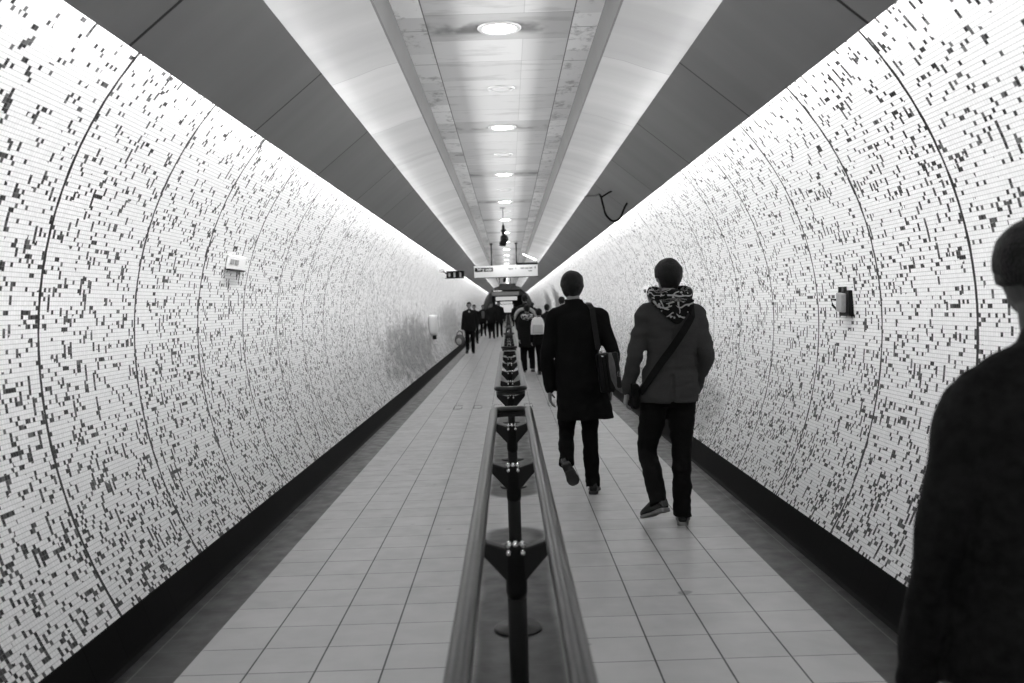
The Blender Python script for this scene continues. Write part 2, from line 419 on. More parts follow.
# ------------------------------------------------------------------ the tunnel shell
Y0, Y1 = -4.0, 78.0
def wall_profile():
    pts = []
    for k in range(0, 15):                    # flatter lower arc from the baseboard to the widest point
        z = .18 + (1.35-.18)*k/14; pts.append((-.311+math.sqrt(2.376**2-(z-1.35)**2), z))
    for k in range(1, 17):                    # tighter upper arc, running on behind the soffit
        z = 1.35 + 1.46*k/16; pts.append((.135+math.sqrt(1.93**2-(z-1.35)**2), z))
    return pts
WP = wall_profile()
def strip(name, prof, mat, s, parent=None, thick=.04, smooth=True, uv=False, y0=Y0, y1=Y1, ny=1):
    """extrude an x-z profile along the tunnel as a slab of real thickness (outward)"""
    n = len(prof); out = []
    for i in range(n):
        a = prof[max(i-1, 0)]; b = prof[min(i+1, n-1)]
        t = Vector((b[0]-a[0], b[1]-a[1])).normalized(); out.append((prof[i][0]+t.y*thick, prof[i][1]-t.x*thick))
    loop = list(prof)+out[::-1]; N = len(loop); v = []; f = []
    ys = [y0+(y1-y0)*k/ny for k in range(ny+1)]
    for y in ys: v += [Vector((s*p[0], y, p[1])) for p in loop]
    for k in range(ny):
        for j in range(N): f.append((k*N+j, k*N+(j+1) % N, (k+1)*N+(j+1) % N, (k+1)*N+j))
    f.append(tuple(range(N))); f.append(tuple(range(ny*N, (ny+1)*N)))
    me = D.meshes.new(name); me.from_pydata([tuple(q) for q in v], [], f); me.update()
    bm = bmesh.new(); bm.from_mesh(me); bmesh.ops.recalc_face_normals(bm, faces=bm.faces)
    if uv:
        L = [0.0]
        for i in range(1, n): L.append(L[-1]+math.dist(prof[i], prof[i-1]))
        L2 = L + L[::-1]
        ul = bm.loops.layers.uv.new('UVMap')
        for fc in bm.faces:
            for lp in fc.loops:
                lp[ul].uv = (lp.vert.co.y, L2[lp.vert.index % N])
    bm.to_mesh(me); bm.free()
    if smooth:
        for p in me.polygons: p.use_smooth = len(p.vertices) == 4
    me.materials.append(mat)
    o = D.objects.new(name, me); COL.objects.link(o)
    if smooth:
        try: me.set_sharp_from_angle(angle=math.radians(35))
        except Exception: pass
    if parent: o.parent = parent
    return o
for s, nm in ((-1, 'left'), (1, 'right')):
    tag(strip('wall_'+nm, WP, M['wall_l'] if s < 0 else M['wall_r'], s, uv=True), 'curved '+nm+' tunnel wall of white mosaic flecked with dark tiles', kind='structure')
    tag(strip('baseboard_'+nm, [(1.672, 0.0), (1.690, .012), (1.70, .03), (1.752, .178), (1.757, .182)], M['base'], s, thick=.06, smooth=False), 'black tiled skirting along the foot of the '+nm+' wall', kind='structure')
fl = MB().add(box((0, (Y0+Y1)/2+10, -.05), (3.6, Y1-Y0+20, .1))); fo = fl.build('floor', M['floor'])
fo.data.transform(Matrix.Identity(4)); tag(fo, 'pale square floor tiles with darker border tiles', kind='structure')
# ceiling: central strip of panels, with its fascias, coves and sloping soffits
ce = MB().add(box((0, (Y0+Y1)/2, 3.42), (1.36, Y1-Y0, .04))).build('ceiling', M['ceil']); tag(ce, 'central ceiling strip of stained pale panels', kind='structure')
for s in (-1, 1):
    strip('fascia', [(.69, 3.20), (.672, 3.40)], M['lip'], s, ce, .02, False)
    strip('cove', [(1.43, 2.97), (1.30, 3.015), (1.15, 3.062), (1.0, 3.11), (.85, 3.165), (.69, 3.205)], M['cove'], s, ce, .03)
    strip('soffit', [(1.50, 2.60), (1.29, 2.77), (1.08, 2.94)], M['soffit'], s, ce, .018, False)
# close the shell behind the camera
tag(MB().add(box((0, Y0-.05, 1.7), (4.6, .1, 3.6))).build('wall_back', M['lobby']), 'plain wall far behind the viewpoint', kind='structure')
# far end: dark portal, then a hall whose brightness is an added glowing panel
pt = MB()
pt.add(box((-1.85, Y1+.1, 1.75), (1.1, .2, 3.5))); pt.add(box((1.85, Y1+.1, 1.75), (1.1, .2, 3.5))); pt.add(box((0, Y1+.1, 2.95), (2.6, .2, 1.1)))
tag(pt.build('wall_far', M['portal']), 'dark portal framing the far end of the tunnel', kind='structure')
hb = MB()
hb.add(box((-2.4, Y1+7, 1.5), (.1, 14, 3.2))); hb.add(box((2.4, Y1+7, 1.5), (.1, 14, 3.2))); hb.add(box((0, Y1+7, 2.75), (4.8, 14, .1)))
tag(hb.build('trim_1', M['portal']), 'dim hall beyond the far portal', kind='structure')
tag(MB().add(box((0, Y1+14, 1.5), (4.8, .1, 3.2))).build('trim_2', M['portal']), 'end wall of the hall beyond the far portal', kind='structure')
o = tag(MB().add(box((-.2, Y1+13.8, 1.30), (1.4, .1, .78))).build('lobby_glow', M['lobbylight'], bevel=.01), 'added glowing panel for the bright lobby at the very end of the tunnel', 'glow panel')  # added glowing surface standing in for the lit lobby
o = tag(MB().add(box((-.40, Y1+13.0, 1.86), (1.65, .12, .22))).build('light_box', M['lobbylight'], bevel=.01), 'lower white lit box sign beyond the far portal', 'sign')
o = tag(MB().add(box((-.12, Y1+5.0, 2.2), (1.9, .12, .32))).build('light_box', M['lobbylight'], bevel=.01), 'upper white lit box sign just beyond the far portal', 'sign')

# ------------------------------------------------------------------ downlights and unlit ceiling roses
def downlight(i, y):
    if i < 0: nm = 'round downlight in the ceiling behind the viewpoint, %s of two' % ('farther', 'nearer')[i]
    else: nm = 'round lit downlight in the ceiling, %s in the row ahead' % ORD[i]
    t = empty('downlight', (0, y, 3.40), 0, nm, 'downlight', 'round downlights along the ceiling')
    MB().add(lathe((0, 0, 0), [(.150, 0), (.150, -.006), (.142, -.012), (.118, -.012), (.112, -.004), (.108, 0)], 36)).build('trim_ring', M['lampring'], t, True)
    MB().add(lathe((0, 0, 0), [(.108, 0.0), (.108, -.004), (.09, -.009), (.05, -.012), (.004, -.013)], 32)).build('diffuser', M['lamp'], t, True)
    return t
ORD = 'nearest second third fourth fifth sixth seventh eighth ninth tenth eleventh twelfth thirteenth fourteenth fifteenth sixteenth seventeenth eighteenth nineteenth twentieth twenty-first twenty-second twenty-third twenty-fourth'.split()
i = 0; y = 6.43
for y_b in (-.61, 2.91): downlight(-2 if y_b < 0 else -1, y_b)
while y < 77:
    t = downlight(i, y)
    i += 1; y += 3.52
y = 8.19
i = 0
while y < 40:
    t = empty('ceiling_speaker', (0, y, 3.40), 0, 'round unlit speaker grille in the ceiling, just beyond the %s lit downlight' % ORD[i], 'speaker', 'unlit speaker grilles')
    MB().add(lathe((0, 0, 0), [(.12, 0), (.118, -.012), (.105, -.016), (.098, -.006), (.095, 0)], 30)).build('grille_rim', M['lampring'], t, True)
    MB().add(lathe((0, 0, 0), [(.095, 0.0), (.095, -.005), (.05, -.007), (.004, -.008)], 24)).build('grille', M['white'], t, True)
    y += 3.52; i += 1

# ------------------------------------------------------------------ the central barrier, in sections
def stadium(y0, y1, hw, r, z):
    """closed loop seen from above with rounded corners"""
    P = []
    for cx, cy, a0 in ((hw-r, y1-r, 0), (-hw+r, y1-r, 90), (-hw+r, y0+r, 180), (hw-r, y0+r, 270)):
        for k in range(7):
            a = math.radians(a0+15*k); P.append(Vector((cx+r*math.cos(a), cy+r*math.sin(a), z)))
    return P
RH = .83
def barrier(y0, y1, posts, label):
    t = empty('handrail_barrier', (0, y0, 0), 0, label, 'barrier', 'sections of the central handrail barrier')
    P = [p - Vector((0, y0, 0)) for p in stadium(y0, y1, .112, .085, RH)]
    prof = [(.026*math.cos(2*math.pi*j/14), .022*math.sin(2*math.pi*j/14)) for j in range(14)]
    mb = MB().add(tube_path(P, 0, closed=True, prof=prof)); mb.build('rail', M['steel'], t, True)
    P2 = [Vector((p.x, p.y, p.z-.03)) for p in P]
    MB().add(tube_path(P2, 0, closed=True, prof=[(-.007, -.016), (.007, -.016), (.007, .014), (-.007, .014)])).build('rail_web', M['darksteel'], t)
    for py in posts:
        y = py-y0
        p = MB().add(tube_path([(0, y, .0), (0, y, .70)], .030, 20)).add(lathe((0, y, .60), [(.030, 0), (.034, .02), (.034, .12), (.030, .155), (.018, .165)], 20)).build('post', M['black'], t, True)
        MB().add(lathe((0, y, 0), [(.112, 0), (.112, .008), (.104, .014), (.050, .016), (.040, .03), (.030, .034)], 30)).build('base_flange', M['darksteel'], p, True)
        # V-shaped bracket carrying the two rails
        w_ = []
        for yy in (-.022, .022):
            w_ += [Vector((-.118, y+yy, .800)), Vector((-.118, y+yy, .755)), Vector((-.03, y+yy, .655)), Vector((.03, y+yy, .655)), Vector((.118, y+yy, .755)), Vector((.118, y+yy, .800)), Vector((.085, y+yy, .775)), Vector((.03, y+yy, .757)), Vector((-.03, y+yy, .757)), Vector((-.085, y+yy, .775))]
        MB().add(rings([w_[:10], w_[10:]])).build('bracket', M['bracket'], p, bevel=.006)
        cp = MB()
        for bx in (-.022, 0, .022): cp.add(blob((bx, y-.012, .765), (.0105, .0095, .014)))
        for bx in (-.022, .022): cp.add(blob((bx, y-.026, .745), (.009, .008, .010)))
        cp.build('bolt', M['chrome'], p, True)
    return t
barrier(-.35, 6.03, [1.41, 2.85, 4.28, 5.73], 'nearest section of the central handrail barrier, running under the viewpoint')
barrier(7.52, 13.62, [7.69, 9.07, 10.5, 11.96, 13.35], 'second section of the central handrail barrier, between the two groups of walkers')
k = 2
while True:
    a = 7.52+7.6*(k-1)
    if a+6.1 > 77: break
    barrier(a, a+6.1, [a+.17+1.42*j for j in range(5)], 'far section of the central handrail barrier, %s counted from the viewpoint' % ORD[k])
    k += 1

# ------------------------------------------------------------------ people
def hand(wrist, dirv, inward, fwd, k=1.0, curl=.5):
    """palm, four unequal bent fingers and a thumb; inward = where the palm faces, fwd = thumb side"""
    dv = Vector(dirv).normalized(); n = Vector(inward); n = (n-dv*n.dot(dv)).normalized(); f = Vector(fwd); f = (f-dv*f.dot(dv)-n*f.dot(n)).normalized()
    W = Vector(wrist); P = []
    P.append(limb([W-dv*.02, W+dv*.03*k, W+dv*.085*k], [(.020*k, .024*k), (.036*k, .017*k), (.040*k, .014*k)], 14, 3, ref=tuple(f)))
    for i, (o, L) in enumerate(((.031, .070), (.0105, .080), (-.0105, .074), (-.031, .058))):
        b = W+dv*.078*k+f*o*k; c1 = curl*.6
        p1 = b+(dv*math.cos(c1)+n*math.sin(c1))*L*.45*k
        p2 = p1+(dv*math.cos(c1*2.2)+n*math.sin(c1*2.2))*L*.33*k
        p3 = p2+(dv*math.cos(c1*3.2)+n*math.sin(c1*3.2))*L*.24*k
        P.append(limb([b-dv*.012*k, b, p1, p2, p3], [.0075*k, .0092*k, .0085*k, .0076*k, .0062*k], 8, 2))
    t0 = W+dv*.022*k+f*.024*k
    P.append(limb([t0, t0+(dv*.5+f*.55+n*.3)*.045*k, t0+(dv*.85+f*.45+n*.55)*.075*k], [.013*k, .0105*k, .0075*k], 8, 3))
    return P
def head_parts(hc, k=1.0, turn=0, face=True):
    R = Matrix.Rotation(turn, 3, 'Z'); hc = Vector(hc)
    g = lambda p: hc+R @ (Vector(p)*k)
    P = [blob(hc, (.074*k, .094*k, .108*k), R, 20, 14), blob(g((0, .030, -.050)), (.056*k, .060*k, .066*k), R, 16, 10),
         blob(g((0, .058, -.088)), (.030*k, .028*k, .022*k), R),
         limb([g((0, .088, .012)), g((0, .104, -.016)), g((0, .112, -.034))], [.008*k, .011*k, .013*k], 10, 2),
         blob(g((0, .088, -.064)), (.024*k, .014*k, .007*k), R), blob(g((0, .084, -.074)), (.020*k, .014*k, .008*k), R),
         blob(g((0, .078, .022)), (.052*k, .016*k, .011*k), R)]
    for s in (-1, 1): P.append(blob(g((s*.077, .004, -.012)), (.009*k, .019*k, .031*k), R @ Matrix.Rotation(s*-.25, 3, 'Z')))
    return P
def hair_mesh(name, hc, k, mat, parent, turn=0, low=-.075, grow=1.0, seed=0, side=-.035, rough=1.0):
    """a cap of hair hugging the skull, open over the face, cut along a hairline"""
    R = Matrix.Rotation(turn, 3, 'Z'); hc = Vector(hc)
    v, f = blob((0, 0, 0), (.083*grow, .104*grow, .118), None, 36, 26)
    keep = []
    for fc in f:
        if len(fc) > 4: c = sum((v[i] for i in fc), Vector())/len(fc)
        else: c = sum((v[i] for i in fc), Vector())/4
        line = low if c.y < -.02 else (side if c.y < .05 else .05)
        line += .010*math.sin(c.x*90+seed)
        if c.z > line: keep.append(fc)
    used = sorted({i for fc in keep for i in fc}); mp = {a: b for b, a in enumerate(used)}
    vv = []
    for i in used:
        p = v[i]; q = p*(1+rough*(.05*noise.noise(p*22+Vector((seed, 0, 0)))+.035*noise.noise(p*60)))
        q.x *= 1+.16*min(1, max(0, (p.z+.02)/.10)); 
        if p.z < -.02: q = Vector((q.x*.94, q.y*.97, q.z))
        vv.append(hc+R @ (q*k))
    o = mk(name, vv, [tuple(mp[i] for i in fc) for fc in keep], mat, parent, True)
    sd = o.modifiers.new('t', 'SOLIDIFY'); sd.thickness = .016*k; sd.offset = -1
    sb = o.modifiers.new('s', 'SUBSURF'); sb.levels = 1; sb.render_levels = 1
    return o
def shoe(heel, toe, roll, parent, mat, solemat, k=1.0, up=None):
    """shoe from heel to toe (points under the foot); one upper with one sole"""
    h, t = Vector(heel), Vector(toe); a = (t-h); L = a.length; a.normalize()
    upv = Vector(up) if up else Vector((0, 0, 1)); upv = (upv-a*upv.dot(a)).normalized(); sd = a.cross(upv)
    def sec(s, w, hh, z0=0.0):
        c = h+a*(s*L); r = []
        for j in range(16):
            an = 2*math.pi*j/16; cx, cz = math.cos(an), math.sin(an)
            r.append(c+sd*(w*math.copysign(abs(cx)**.7, cx))+upv*(z0+hh*.5+hh*.5*math.copysign(abs(cz)**.8, cz)))
        return r
    U = rings([sec(-.01, .020, .05, .02), sec(.03, .034, .085, .016), sec(.16, .037, .105, .016), sec(.32, .037, .105, .016), sec(.48, .040, .085, .016), sec(.65, .047, .062, .016), sec(.82, .046, .048, .014), sec(.95, .034, .036, .014), sec(1.0, .018, .022, .016)])
    up_o = mk('shoe', U[0], U[1], mat, parent, True); s1 = up_o.modifiers.new('s', 'SUBSURF'); s1.levels = s1.render_levels = 1
    def ssec(s, w, z, hh):
        c = h+a*(s*L); return [c+sd*w+upv*z, c-sd*w+upv*z, c-sd*w+upv*(z+hh), c+sd*w+upv*(z+hh)]
    S = rings([ssec(-.02, .022, 0, .024), ssec(.03, .036, 0, .026), ssec(.25, .037, 0, .026), ssec(.33, .033, .006, .018), ssec(.48, .038, .004, .016), ssec(.68, .050, 0, .018), ssec(.85, .046, 0, .018), ssec(.97, .030, .002, .018), ssec(1.02, .014, .006, .012)])
    mk('sole', S[0], S[1], solemat, up_o, False, bevel=.003)
    return up_o
def person(loc, rz, H, label, P, st):
    """P: joint positions in person space (x right, y ahead, z up) for a 1.78 m figure; st: clothes"""
    k = H/1.78; t = empty('person', loc, rz, label, 'person'); far = st.get('far', False)
    V = lambda p: Vector(p)*k
    sh = {s: V(P['sh'+s]) for s in 'LR'}; el = {s: V(P['el'+s]) for s in 'LR'}; wr = {s: V(P['wr'+s]) for s in 'LR'}
    hp = {s: V(P['hip'+s]) for s in 'LR'}; kn = {s: V(P['kn'+s]) for s in 'LR'}; an = {s: V(P['an'+s]) for s in 'LR'}
    hc = V(P.get('head', (0, .03, 1.665))); turn = P.get('turn', 0)
    nb = V(P.get('neck', (0, -.01, 1.47)))
    body = head_parts(hc, k, turn)
    body.append(limb([nb-Vector((0, 0, .05))*k, nb+Vector((0, 0, .03))*k, hc+Vector((0, -.018, -.06))*k], [.062*k, .054*k, .052*k], 14, 3))
    cx = (sh['L'].x+sh['R'].x)/2; hx = (hp['L'].x+hp['R'].x)/2
    body.append(torso([(.84*k, hx, 0, .13*k, .09*k), (.95*k, hx, 0, .155*k, .10*k), (1.10*k, (hx+cx)/2, 0, .13*k, .085*k), (1.28*k, cx, 0, .15*k, .10*k), (1.40*k, cx, -.005, .155*k, .085*k), (1.47*k, cx, -.01, .07*k, .055*k)], 24, 3))
    for s in 'LR':
        body.append(limb([sh[s], (sh[s]+el[s])/2, el[s], (el[s]*.6+wr[s]*.4), wr[s]], [.046*k, .042*k, .034*k, .034*k, .024*k], 12, 3))
        body.append(limb([hp[s], (hp[s]+kn[s])/2, kn[s], kn[s]*.65+an[s]*.35, an[s]], [.078*k, .066*k, .048*k, .048*k, .032*k], 12, 3))
        hd = P.get('hd'+s, (wr[s]-el[s]).normalized())
        inn = Vector((1 if s == 'L' else -1, 0, 0)) if P.get('inw'+s) is None else Vector(P['inw'+s])
        body += hand(wr[s], hd, inn, P.get('thumb'+s, (0, 1, 0)), k, P.get('curl'+s, .5))
        hl, to = V(P['heel'+s]), V(P['toe'+s])
        uv_ = Vector(P.get('up'+s, (0, 0, 1))); ax_ = (to-hl).normalized(); uv_ = (uv_-ax_*uv_.dot(ax_)).normalized()
        body.append(limb([an[s], hl*.75+to*.25+uv_*.055*k, hl*.42+to*.58+uv_*.035*k], [.030*k, .024*k, .016*k], 10, 2))
    b = fuse('body', body, M[st.get('skinmat', 'skin')], t, .011 if far else .0058, 2)
    hair_mesh('hair', hc, k, M[st.get('hair', 'hair')], t, turn, st.get('low', -.075), st.get('grow', 1.0), st.get('seed', 0), st.get('side', -.035), st.get('rough', 1.0))
    if st.get('eyes'):
        R = Matrix.Rotation(turn, 3, 'Z')
        for s in (-1, 1):
            mk('eye', *blob(hc+R @ (Vector((s*.031, .085, .004))*k), (.012*k, .007*k, .006*k)), M['eye'], t, True)
    # trousers
    tr = [torso([((.80)*k, hx, 0, .12*k, .10*k), (.90*k, hx, 0, .160*k, .112*k), (1.0*k, hx, 0, .150*k, .10*k)], 24, 3)]
    tw = st.get('tw', 1.0)
    for s in 'LR':
        d_ = an[s]+Vector((0, 0, .0))
        tr.append(limb([hp[s], (hp[s]+kn[s])/2, kn[s], (kn[s]+an[s])/2, d_, d_+(an[s]-kn[s]).normalized()*.035*k], [.098*k*tw, .085*k*tw, .066*k*tw, .064*k*tw, .060*k*tw, .062*k*tw], 16, 4, roundcap=False))
    fuse('trousers', tr, M[st.get('trouser', 'trouser')], t, .016 if far else .010, 4, None if far else folds(.008, 7, 14, 3+st.get('seed', 0)))
    # upper garment
    cs = [tuple(q*k for q in sec) for sec in st['coat']]
    up = [torso(cs, 36, 4, 2.4)]
    aw = st.get('aw', 1.0)
    for s in 'LR':
        sg = -1 if s == 'L' else 1
        up.append(limb([sh[s]+Vector((-sg*.05, 0, .005))*k, sh[s], (sh[s]+el[s])/2, el[s], (el[s]+wr[s])/2, wr[s]], [.062*k*aw, .068*k*aw, .062*k*aw, .056*k*aw, .050*k*aw, .044*k*aw], 16, 4, roundcap=True))
    up.append(limb([nb+Vector((0, -.005, -.05))*k, nb+Vector((0, -.003, .045))*k], [.080*k, .066*k], 18, 3))
    # sloping shoulder line
    up.append(limb([sh['L']+Vector((0, 0, .0)), nb+Vector((-.05*k, -.01, -.015*k)), nb+Vector((.05*k, -.01, -.015*k)), sh['R']], [.060*k*aw, .066*k, .066*k, .060*k*aw], 16, 4))
    c = fuse(st.get('coatname', 'coat'), up, M[st.get('coatmat', 'coat')], t, .016 if far else .009, 6, None if far else st.get('fold', folds(.010, 6, 6, 1+st.get('seed', 0))))
    for s in 'LR':
        shoe(V(P['heel'+s]), V(P['toe'+s]), 0, t, M['shoe'], M[st.get('sole', 'soledark')], k, P.get('up'+s))
    return t

# --- the man in the long black coat
P1 = dict(shL=(-.175, 0, 1.425), shR=(.185, 0, 1.41), elL=(-.25, -.02, 1.13), elR=(.275, -.03, 1.11), wrL=(-.235, .04, .835), wrR=(.262, .06, .83),
          hipL=(-.085, 0, .90), hipR=(.10, 0, .90), knL=(-.105, .07, .50), knR=(.078, .03, .49), anL=(-.095, -.20, .245), anR=(.088, -.01, .085),
          heelL=(-.125, -.245, .262), toeL=(-.060, -.16, .095), upL=(-.2, .8, .55), heelR=(.085, -.06, 0), toeR=(.125, .20, 0), head=(-.03, .03, 1.665), neck=(-.02, -.01, 1.475), curlL=.45, curlR=.6)
P1['toeL'] = (-.055, -.10, .085); P1['heelL'] = (-.135, -.235, .275); P1['anL'] = (-.125, -.12, .285)
coat1 = [(.60, .045, 0, .228, .15), (.75, .035, 0, .215, .145), (.95, .015, 0, .195, .135), (1.12, .0, 0, .178, .122), (1.28, .0, 0, .185, .125), (1.40, 0, -.005, .180, .110), (1.46, -.01, -.008, .12, .08), (1.50, -.015, -.01, .078, .072), (1.56, -.022, -.004, .072, .070)]
p1 = person((.54, 7.33, 0), 0, 1.76, 'man in a long black coat walking away with a leather satchel on his right side', P1, dict(coat=coat1, coatmat='coat', seed=2, low=-.114, grow=1.09, side=-.01, rough=1.7))

# --- the man in the short grey blazer
P2 = dict(shL=(-.165, 0, 1.415), shR=(.175, 0, 1.405), elL=(-.245, -.03, 1.16), elR=(.222, -.02, 1.12), wrL=(-.295, .03, .905), wrR=(.178, .12, .90),
          hipL=(-.105, 0, .90), hipR=(.06, 0, .90), knL=(-.165, .08, .50), knR=(.055, .03, .49), anL=(-.13, -.09, .185), anR=(.045, -.01, .085),
          heelL=(-.085, -.17, .125), toeL=(-.215, .03, .035), upL=(-.1, .35, 1), heelR=(.035, -.06, 0), toeR=(.085, .20, 0), head=(-.005, .02, 1.665), neck=(.0, -.01, 1.47), turn=.22, curlL=.7)
coat2 = [(.825, -.03, 0, .205, .135), (.90, -.025, 0, .20, .135), (1.02, -.015, 0, .178, .122), (1.12, -.005, 0, .166, .112), (1.28, .005, 0, .182, .120), (1.39, .005, -.005, .180, .108), (1.455, .0, -.008, .12, .08), (1.49, 0, -.01, .07, .06)]
def fold2(c):
    q = Vector((c.x*5, c.y*5, c.z*16)); a = noise.noise(q+Vector((9, 2, 0)))
    r = .015*a*(1.0 if c.z > .95 else .5)+.007*noise.noise(q*2)
    if abs(c.x+.02) < .012 and c.y < 0 and c.z < 1.02: r -= .016     # centre vent
    elif abs(c.x) < .006 and c.y < 0: r -= .003                      # back seam
    return r
p2 = person((1.085, 6.22, 0), 0, 1.785, 'man in a charcoal blazer and patterned scarf walking away', P2, dict(coat=coat2, coatmat='blazer', coatname='blazer', fold=fold2, trouser='denim', seed=5, sole='sole', low=-.108, grow=1.06, tw=1.04, side=-.005, rough=1.3))
# scarf: two wraps with a wedge hanging on the back
def scarf(parent):
    mb = MB(); uvs = []
    k = 1.785/1.78; R = []
    N = 40
    for j in range(N):
        a = 2*math.pi*j/N; c, s = math.cos(a), math.sin(a)
        cz = 1.534-.028*max(0, -s)+.012*math.sin(3*a); rr = .118+.006*math.sin(5*a)
        ctr = Vector((rr*c*1.0, rr*.92*s-.005, cz)); out = Vector((c, s, 0)); ring = []
        for i in range(16):
            b = 2*math.pi*i/16; ripple = 1+.10*math.sin(3*b+2*a)
            ring.append((ctr+out*(.034*ripple*math.cos(b))+Vector((0, 0, 1))*(.056*ripple*math.sin(b)))*k)
        R.append(ring)
    v, f = rings(R, closed=True); mb.add((v, f)); uvs += [(j/N*1.0, i/16*.5) for j in range(N) for i in range(16)]
    # wedge on the back
    W = []
    for r in range(9):
        q = r/8; z = 1.495-.150*q; hw = .135*(1-q)**.85+.014; row_ = []
        for i in range(13):
            x_ = (i/12*2-1)*hw; row_.append(Vector((x_+.02*q, -.126-.012*math.cos(x_*9)-.006*math.sin(x_*50+q*4)+.10*x_*x_*4*(1-q*.3), z+.03*abs(x_)*4*(1-q)))*k)
        W.append(row_+[p+Vector((0, .022, 0)) for p in reversed(row_)])
    v, f = rings(W); mb.add((v, f)); uvs += [((q_.x+.3)*1.1, q_.z*1.0) for q_ in v]
    o = mb.build('scarf', M['scarf'], parent, True)
    ul = o.data.uv_layers.new(name='UVMap')
    for lp in o.data.loops: ul.data[lp.index].uv = uvs[lp.vertex_index]
    s_ = o.modifiers.new('s', 'SUBSURF'); s_.levels = s_.render_levels = 1
    return o
scarf(p2)
def back_strap(name, P, width, mat, parent, thick=.006):
    """a flat strap following points; each point carries its outward normal"""
    R = []
    pts = [Vector(p) for p, n in P]; ns = [Vector(n).normalized() for p, n in P]
    for i, p in enumerate(pts):
        t = (pts[min(i+1, len(pts)-1)]-pts[max(i-1, 0)]).normalized(); sd = t.cross(ns[i]).normalized()
        R.append([p+sd*width/2, p-sd*width/2, p-sd*width/2+ns[i]*thick, p+sd*width/2+ns[i]*thick])
    v, f = rings(R); return mk(name, v, f, mat, parent)
def on_torso(secs, k, z, x, off):
    """a point on the back of a coat at height z and offset x"""
    for a, b in zip(secs, secs[1:]):
        if a[0] <= z/k <= b[0]:
            q = (z/k-a[0])/(b[0]-a[0]); S = [a[i]+(b[i]-a[i])*q for i in range(5)]; break
    else: S = secs[-1] if z/k > secs[-1][0] else secs[0]
    X = (x/k-S[1])/S[3]; X = max(-.97, min(.97, X)); y = -S[4]*(1-abs(X)**2.4)**(1/2.4)+S[2]
    n = Vector((X*S[4]/S[3]*1.0, -(1-abs(X)*.9), 0)).normalized()
    return Vector((x, y*k, z))+n*off, n
# cross-body bag of the man in the blazer: strap over the right shoulder down to the left hip
bg = empty('crossbody_bag', (1.085, 6.22, 0), 0, 'black crossbody bag on a wide strap, worn on the blazer man\'s left hip', 'bag')
k2 = 1.785/1.78; SP = []
for q in range(19):
    t_ = q/18; z = 1.40-.50*t_; xx = .115-.325*t_
    p, n = on_torso(coat2, k2, z, xx, .012+.012*math.sin(math.pi*t_)); SP.append((p, n))
SP = [(Vector((.10, -.02, 1.500)), Vector((.2, 0, 1))), (Vector((.115, -.085, 1.47)), Vector((.2, -.8, .7)))]+SP
back_strap('strap', SP, .050, M['strap'], bg)
mbb = [box((-.255, .03, .875), (.05, .22, .17))]
MB().add(mbb[0]).build('bag_body', M['strap'], bg, bevel=.02)
MB().add(box((-.283, .03, .915), (.012, .22, .10))).build('flap', M['strap'], bg, bevel=.005)

# satchel of the man in the long coat
k1 = 1.76/1.78
sa = empty('satchel', (.52, 7.33, 0.02), 0, 'leather satchel with pale flap hanging from the long-coated man\'s right shoulder', 'bag')
SP = []
for q in range(13):
    t_ = q/12; z = 1.44-.32*t_; xx = .120+.035*t_
    p, n = on_torso(coat1, k1, min(z, 1.42), xx, .016); p.z = z; p.y = min(p.y, -.085-.03*t_); SP.append((p, Vector((.15, -1, .1))))
SP = [(Vector((.115, .02, 1.485)), Vector((.1, .1, 1))), (Vector((.115, -.055, 1.472)), Vector((.1, -.6, .9)))]+SP
back_strap('strap', SP, .042, M['leather'], sa)
rot = Matrix.Rotation(-.10, 3, 'Y')
MB().add(box((.215, -.13, .945), (.11, .13, .30), rot)).build('bag_body', M['leather'], sa, bevel=.014)
fp = mk('flap', *rings([[Vector((.235, -.222, 1.10)), Vector((.30, -.17, 1.09)), Vector((.305, -.155, 1.09)), Vector((.24, -.207, 1.10))],
     [Vector((.235, -.232, 1.0)), Vector((.325, -.18, .98)), Vector((.33, -.165, .98)), Vector((.24, -.217, 1.0))],
     [Vector((.25, -.225, .90)), Vector((.335, -.18, .86)), Vector((.34, -.165, .86)), Vector((.255, -.21, .90))],
     [Vector((.285, -.215, .82)), Vector((.338, -.18, .78)), Vector((.343, -.165, .78)), Vector((.29, -.20, .82))]]), M['flap'], sa, False, bevel=.003)
MB().add(box((.275, -.165, .96), (.10, .07, .28), rot)).build('side_gusset', M['leather'], sa, bevel=.012)
MB().add(box((.312, -.212, .935), (.022, .012, .040))).build('buckle', M['chrome'], sa, bevel=.002)
MB().add(blob((.182, -.205, 1.118), (.012, .008, .018))).build('strap_ring', M['chrome'], sa, True)
MB().add(blob((.190, -.203, 1.075), (.010, .007, .008))).build('stud', M['chrome'], sa, True)
for hx_ in (.165, .20, .225): MB().add(box((hx_, -.199, .95), (.006, .008, .27), rot)).build('piping', M['strap'], sa)

